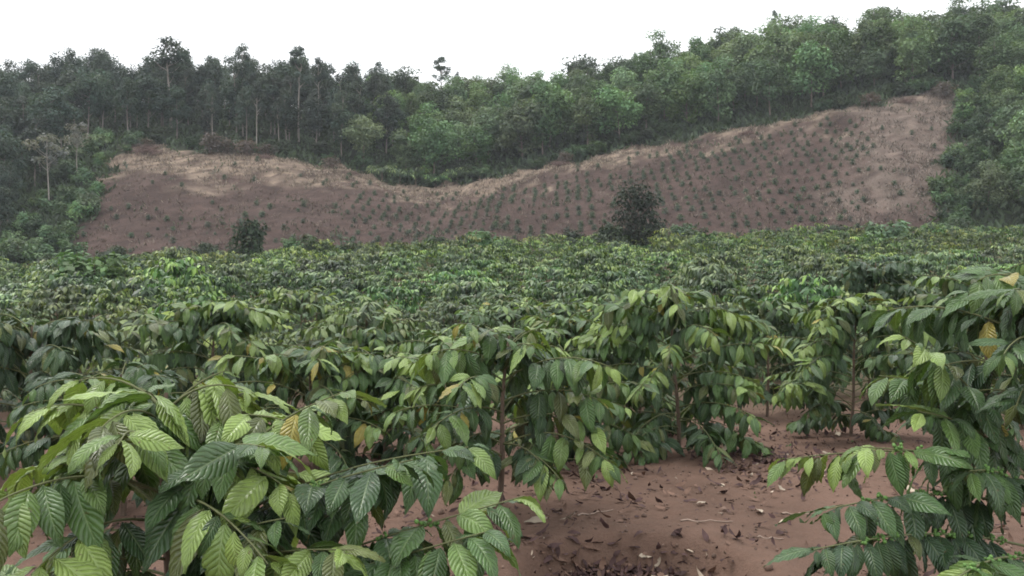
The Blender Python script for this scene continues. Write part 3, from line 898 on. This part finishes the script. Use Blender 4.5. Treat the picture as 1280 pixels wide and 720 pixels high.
# dead brush heap
bp = random.Random(3); a = Acc()
for i in range(90):
    c = np.array([bp.gauss(0, 0.9), bp.gauss(0, 0.5), abs(bp.gauss(0, 0.45))]); d = np.array([bp.gauss(0, 1), bp.gauss(0, .6), bp.gauss(0.2, .4)])
    d = d / np.linalg.norm(d) * bp.uniform(0.5, 1.1)
    a.add(*tube([c - d, c + np.array([0, 0, bp.uniform(-.1, .1)]), c + d], [0.035, 0.03, 0.015], 4, np.array((0.17, 0.115, 0.10)) * bp.uniform(0.7, 1.3)))
o = link("brush_heap", a.build("brush_heap", [M_BARK])); x, y = at(187, 112.5); o.location = (x, y, tz(x, y))
tag(o, "largest brown heap of cut branches at the top left end of the clearing", "brush heap")
for u, d, sc, lab in [(440, 112.5, 0.6, "low heap of cut branches at the dip of the clearing edge"), (700, 112.5, 0.7, "heap of cut branches at the clearing edge above the lone tree"),
                      (930, 112, 0.55, "small heap of cut branches at the clearing edge right of the lone tree"), (1130, 112, 0.7, "heap of cut branches near the highest corner of the clearing"),
                      (330, 112.5, 0.6, "flat heap of cut branches below the pale trunks")]:
    c = o.copy(); COL.objects.link(c); x, y = at(u, d); c.location = (x, y, tz(x, y)); c.scale = (sc * 1.3, sc, sc * 0.7); c.rotation_euler = (0, 0, u * 0.01)
    tag(c, lab, "brush heap")

# seedlings on the slope
def seedling(seed):
    rng = random.Random(seed); a = Acc()
    stem, br = plant_branches(0.62, 0.27, rng, 0.05, 0.06, 0.22, per=3)
    for p, f0, lt in br:
        ld = branch_leaves(p, 0.1, 0.07, 0.15, lt, rng, 0.5, 0.0)
        ld[7] = ld[7] * 0.9
        if len(ld[0]): a.add(*leaf_set(*ld, nl=2, nw=1))
    a.add(*tube(stem, np.linspace(0.015, 0.006, len(stem)), 4, (0.1, 0.08, 0.06)), 1)
    return link("coffee_seedling", a.build("coffee_seedling", [M_LEAFFAR, M_BARK]))
sdl = [seedling(700 + i) for i in range(4)]
used_s = set(); ns_ = 0
cand = []
col_x = -62.0
while col_x < 52:
    for r in range(16):
        py = 81.5 + r * 1.95 + rr.uniform(-.25, .25)
        px = col_x + 0.06 * (py - 95) + rr.uniform(-.18, .18)
        u = 640 + F * px / py
        if not bool(in_clearing(np.array(px), np.array(py))): continue
        p = 0.0
        if u > 820: p = 0.92 if u < 1085 else 0.12
        elif u > 430: p = 0.85 if py < 104 else 0.25
        elif u > 80: p = 0.5 if py < 97 else 0.15
        if py > 109: p *= 0.3
        if rr.random() < p: cand.append((px, py))
    col_x += 1.25 if col_x > -18 else 1.7
rr.shuffle(cand)
cand.sort(key=lambda c: c[1])
print("seedlings", len(cand))
for px, py in cand[:298]:
    k = rr.randrange(4); o = sdl[k] if k not in used_s else sdl[k].copy()
    if k in used_s: COL.objects.link(o)
    used_s.add(k)
    s = rr.uniform(0.5, 1.15)
    o.location = (px, py, tz(px, py) - 0.02); o.rotation_euler = (0, 0, rr.uniform(0, 6.28)); o.scale = (s * 1.2, s * 1.2, s)
    tag(o, "young coffee plant dotting the lower part of the cleared slope in rows", "young plant", "young coffee plants on the lower slope")

acc = Acc()
for px, py in cand[298:]:
    me = sdl[rr.randrange(4)].data
    n = len(me.vertices); V = np.empty(n * 3, np.float32); me.vertices.foreach_get("co", V); V = V.reshape(-1, 3)
    c = np.empty(n * 4, np.float32); me.attributes["Col"].data.foreach_get("color", c)
    q = np.empty(len(me.loops), np.int32); me.loops.foreach_get("vertex_index", q)
    a = rr.uniform(0, 6.28); s = rr.uniform(0.7, 1.2); ca, sa = math.cos(a) * s, math.sin(a) * s
    acc.add(np.stack([V[:, 0] * ca - V[:, 1] * sa + px, V[:, 0] * sa + V[:, 1] * ca + py, V[:, 2] * s + tz(px, py) - 0.02], 1), q.reshape(-1, 4), c.reshape(-1, 4)[:, :3], np.zeros((n, 2)))
o = link("seedling_rows", acc.build("seedling_rows", [M_LEAFFAR])); tag(o, "rows of tiny young coffee plants on the upper part of the slope", "young plants", None, 'stuff')

# ------------------------------------------------------------------ dry grass and undergrowth
rg = np.random.default_rng(44)
def tufts(name, P, hgt, colors, mat, blades, label, cat, spread=0.25, lod=(2, 1), width=0.14):
    n = len(P) * blades
    B = np.repeat(P, blades, 0) + np.concatenate([rg.normal(size=(n, 2)) * spread, np.zeros((n, 1))], 1)
    B[:, 2] = terrain(B[:, 0], B[:, 1]) - 0.03
    d = norm(np.stack([rg.normal(size=n) * 0.6, rg.normal(size=n) * 0.6, np.abs(rg.normal(size=n)) * 0.7 + 0.5], 1))
    nr = rg.normal(size=(n, 3)); nr[:, 2] += 0.4
    a = Acc(); a.add(*leaf_set(B, d, nr, hgt * rg.uniform(0.5, 1.4, n), np.full(n, width), rg.uniform(0.2, 1.4, n), np.zeros(n), np.repeat(colors, blades, 0) * rg.uniform(0.75, 1.25, (n, 1)), nl=lod[0], nw=lod[1]))
    o = link(name, a.build(name, [mat])); return tag(o, label, cat, None, 'stuff')
N = 40000
D_ = rg.uniform(84, 116, N); U_ = rg.uniform(60, 1215, N); X_ = (U_ - 640) / F * D_
ok = in_clearing(X_, D_)
wt = np.clip((D_ - 104 + 3.5 * lownoise(X_, D_, 0.3, 21) - 3 * np.clip((U_ - 700) / 300, -1, 1)) / 7, 0, 1)
wr = np.clip((U_ - 1030 - 40 * lownoise(X_, D_, 0.25, 31)) / 70, 0, 1)
dens = np.maximum(np.maximum(wt * 0.75, wr * 0.6), 0.16)
clump = np.clip(0.5 + 0.9 * lownoise(X_, D_, 1.1, 61), 0, 1)
ok &= rg.uniform(0, 1, N) < dens * clump
P = np.stack([X_, D_, 0 * D_], 1)[ok]
mixw = np.clip(wr[ok], 0, 1)[:, None]
vary = rg.uniform(0.35, 1.25, (len(P), 1))
cols = straw * 1.05 * (1 - mixw) + np.array([0.21, 0.175, 0.145]) * mixw
cols = cols * vary * np.where(np.maximum(wt, wr)[ok][:, None] > 0.3, 1.0, 0.6)
tufts("dry_grass", P, 0.4, cols, M_DRY, 5, "straw coloured dry grass along the top and right of the clearing", "dry grass", width=0.2)
N = 16000
D_ = rg.uniform(79, 165, N); U_ = rg.uniform(-60, 1330, N); X_ = (U_ - 640) / F * D_
okc = in_clearing(X_, D_)
near_edge = (~okc) & ((np.abs(U_ - u_left(D_)) < 90) | (U_ > u_right(D_)) | (D_ > 113) | (U_ < u_left(D_)))
weedy = okc & (rg.uniform(0, 1, N) < 0.3 * np.clip(lownoise(X_, D_, 0.5, 71), 0, 1))
sel = near_edge | weedy
P = np.stack([X_, D_, 0 * D_], 1)[sel]
gcol = np.array([0.055, 0.085, 0.04]) * rg.uniform(0.6, 1.6, (len(P), 1))
tufts("undergrowth", P, np.repeat(np.where(weedy[sel], 0.4, 0.95), 6), gcol, M_TREE, 6, "green undergrowth of grass and weeds edging the clearing", "undergrowth", 0.45, width=0.3)

# ------------------------------------------------------------------ litter, clods, twigs on the near soil
rl = np.random.default_rng(88)
def cloud_pts(cx, cy, sx, sy, n):
    return np.stack([rl.normal(cx, sx, n), rl.normal(cy, sy, n)], 1)
sets = [cloud_pts(0.55, 4.52, 0.3, 0.09, 380), cloud_pts(1.95, 7.0, 0.22, 0.45, 330), cloud_pts(1.7, 6.3, 0.25, 0.25, 60), cloud_pts(1.3, 5.6, 0.5, 0.4, 60), cloud_pts(0.5, 6.4, 0.35, 0.5, 160),
        cloud_pts(1.9, 9.3, 0.9, 0.7, 330), cloud_pts(3.2, 7.4, 0.8, 0.8, 200), cloud_pts(-0.3, 5.4, 0.7, 0.5, 160), cloud_pts(-1.2, 4.2, 0.8, 0.8, 180), cloud_pts(2.4, 5.6, 0.9, 0.9, 120),
        cloud_pts(2.3, 4.6, 0.6, 0.5, 50), np.stack([rl.uniform(-5, 6, 700), rl.uniform(4.5, 14, 700)], 1)]
XY = np.concatenate(sets); n = len(XY)
Z = terrain(XY[:, 0], XY[:, 1]) + rl.uniform(0.004, 0.02, n)
P = np.column_stack([XY, Z])
ang = rl.uniform(0, 6.28, n)
Dn = np.stack([np.cos(ang), np.sin(ang), rl.uniform(-.1, .35, n)], 1)
Nn = np.stack([rl.normal(0, .35, n), rl.normal(0, .35, n), np.ones(n)], 1)
pick = rl.uniform(0, 1, n)[:, None]
cols = np.where(pick < 0.72, np.array([0.062, 0.036, 0.034]), np.where(pick < 0.96, np.array([0.14, 0.085, 0.062]), np.array([0.36, 0.29, 0.22]))) * rl.uniform(0.7, 1.3, (n, 1))
a = Acc(); a.add(*leaf_set(P, Dn, Nn, rl.uniform(0.03, 0.10, n), rl.uniform(0.3, 0.5, n), rl.uniform(-1.6, 1.6, n), rl.uniform(0.2, 1.0, n), cols, nl=5, nw=2, wave=0.03))
o = link("leaf_litter", a.build("leaf_litter", [M_LITTER])); tag(o, "dark dead leaves scattered and heaped on the red soil", "leaf litter", None, 'stuff')
n = 5200
XY = np.stack([rl.uniform(-4, 5, n), 3.6 + 9 * rl.uniform(0, 1, n) ** 1.5], 1)
R = rl.uniform(0.003, 0.010, n) * (1 + 1.6 * (rl.uniform(0, 1, n) > 0.95))
P = np.column_stack([XY, terrain(XY[:, 0], XY[:, 1]) + R * 0.3])
a = Acc(); a.add(*blobs(P, R, soil * rl.uniform(0.6, 1.2, (n, 1))))
o = link("soil_clods", a.build("soil_clods", [M_LITTER])); tag(o, "small crumbly clods strewn over the red soil", "soil clods", None, 'stuff')

n = 46
XY = np.stack([rl.uniform(-0.6, 4.2, n), rl.uniform(4.6, 9.5, n)], 1)
tufts("ground_weeds", np.column_stack([XY, 0 * XY[:, 0]]), 0.05, np.tile(np.array([[0.07, 0.12, 0.035]]), (n, 1)), M_LEAFFAR, 7, "tiny green weeds sprouting from the red soil", "weeds", 0.02, lod=(4, 2), width=0.4)

def ground_pt(u, v):
    d = CAM_H * F / (v - HZ); x, y = at(u, d); return x, y
pr = random.Random(12)
pale_spots = [(985, 605), (990, 575), (905, 552), (1030, 548), (965, 607), (872, 628), (952, 630), (985, 643), (800, 672), (1060, 575), (1095, 560), (1170, 548), (930, 500), (1050, 515), (790, 588), (700, 650), (655, 652), (1150, 610), (1215, 640), (850, 700), (770, 700)]
for u, v in pale_spots:
    x, y = ground_pt(u, v)
    P = np.array([[0, 0, 0.012]]); an = pr.uniform(0, 6.28)
    a = Acc(); a.add(*leaf_set(P, np.array([[math.cos(an), math.sin(an), 0.1]]), np.array([[pr.gauss(0, .3), pr.gauss(0, .3), 1]]), np.array([pr.uniform(0.07, 0.15)]), np.array([0.4]),
                               np.array([pr.uniform(-1.2, 1.2)]), np.array([0.5]), np.array([[0.42, 0.35, 0.27]]) * pr.uniform(0.7, 1.25), nl=8, nw=4, wave=0.03))
    o = link("fallen_leaf", a.build("fallen_leaf", [M_LITTER])); o.location = (x, y, tz(x, y))
    tag(o, "pale curled dead leaf lying on the red soil", "fallen leaf", "pale dead leaves on the soil")
for u, v, ln, an in [(885, 650, 0.3, 0.05), (965, 668, 0.14, 0.0), (1000, 632, 0.2, 0.1), (1040, 480, 0.9, 0.25), (1120, 640, 0.35, 2.9), (860, 708, 0.2, 0.6), (745, 640, 0.25, 0.5), (1230, 655, 0.3, 0.1), (720, 560, 0.4, 0.2)]:
    x, y = ground_pt(u, v); pts = []
    for i in range(8):
        t = i / 7 - 0.5; px, py = x + math.cos(an) * t * ln, y + math.sin(an) * t * ln + 0.012 * math.sin(i * 1.7)
        pts.append((px - x, py - y, tz(px, py) - tz(x, y) + 0.006 + 0.004 * math.sin(i * 2.1)))
    a = Acc(); a.add(*tube(pts, np.linspace(0.006, 0.003, 8), 5, (0.33, 0.25, 0.2)))
    o = link("fallen_twig", a.build("fallen_twig", [M_LITTER])); o.location = (x, y, tz(x, y))
    tag(o, "thin pale dry twig lying on the red soil", "twig", "dry twigs on the soil")

# ------------------------------------------------------------------ haze
if HAZE_DENSITY:
    hv = np.array([(x, y, z) for z in (-25, 90) for y in (-40, 440) for x in (-440, 440)], float)
    hq = [(0, 2, 3, 1), (4, 5, 7, 6), (0, 1, 5, 4), (2, 6, 7, 3), (0, 4, 6, 2), (1, 3, 7, 5)]
    hm = bpy.data.materials.new("thin_haze"); hm.use_nodes = True
    hn = hm.node_tree.nodes; hn.clear()
    out = hn.new("ShaderNodeOutputMaterial"); pv = hn.new("ShaderNodeVolumePrincipled")
    pv.inputs["Color"].default_value = (0.86, 0.91, 1.0, 1); pv.inputs["Density"].default_value = HAZE_DENSITY
    hm.node_tree.links.new(pv.outputs[0], out.inputs["Volume"])
    o = link("haze", mesh_grid("haze", hv, hq, [hm], smooth=False)); tag(o, "thin bluish haze over field and hills", "haze", None, 'stuff')
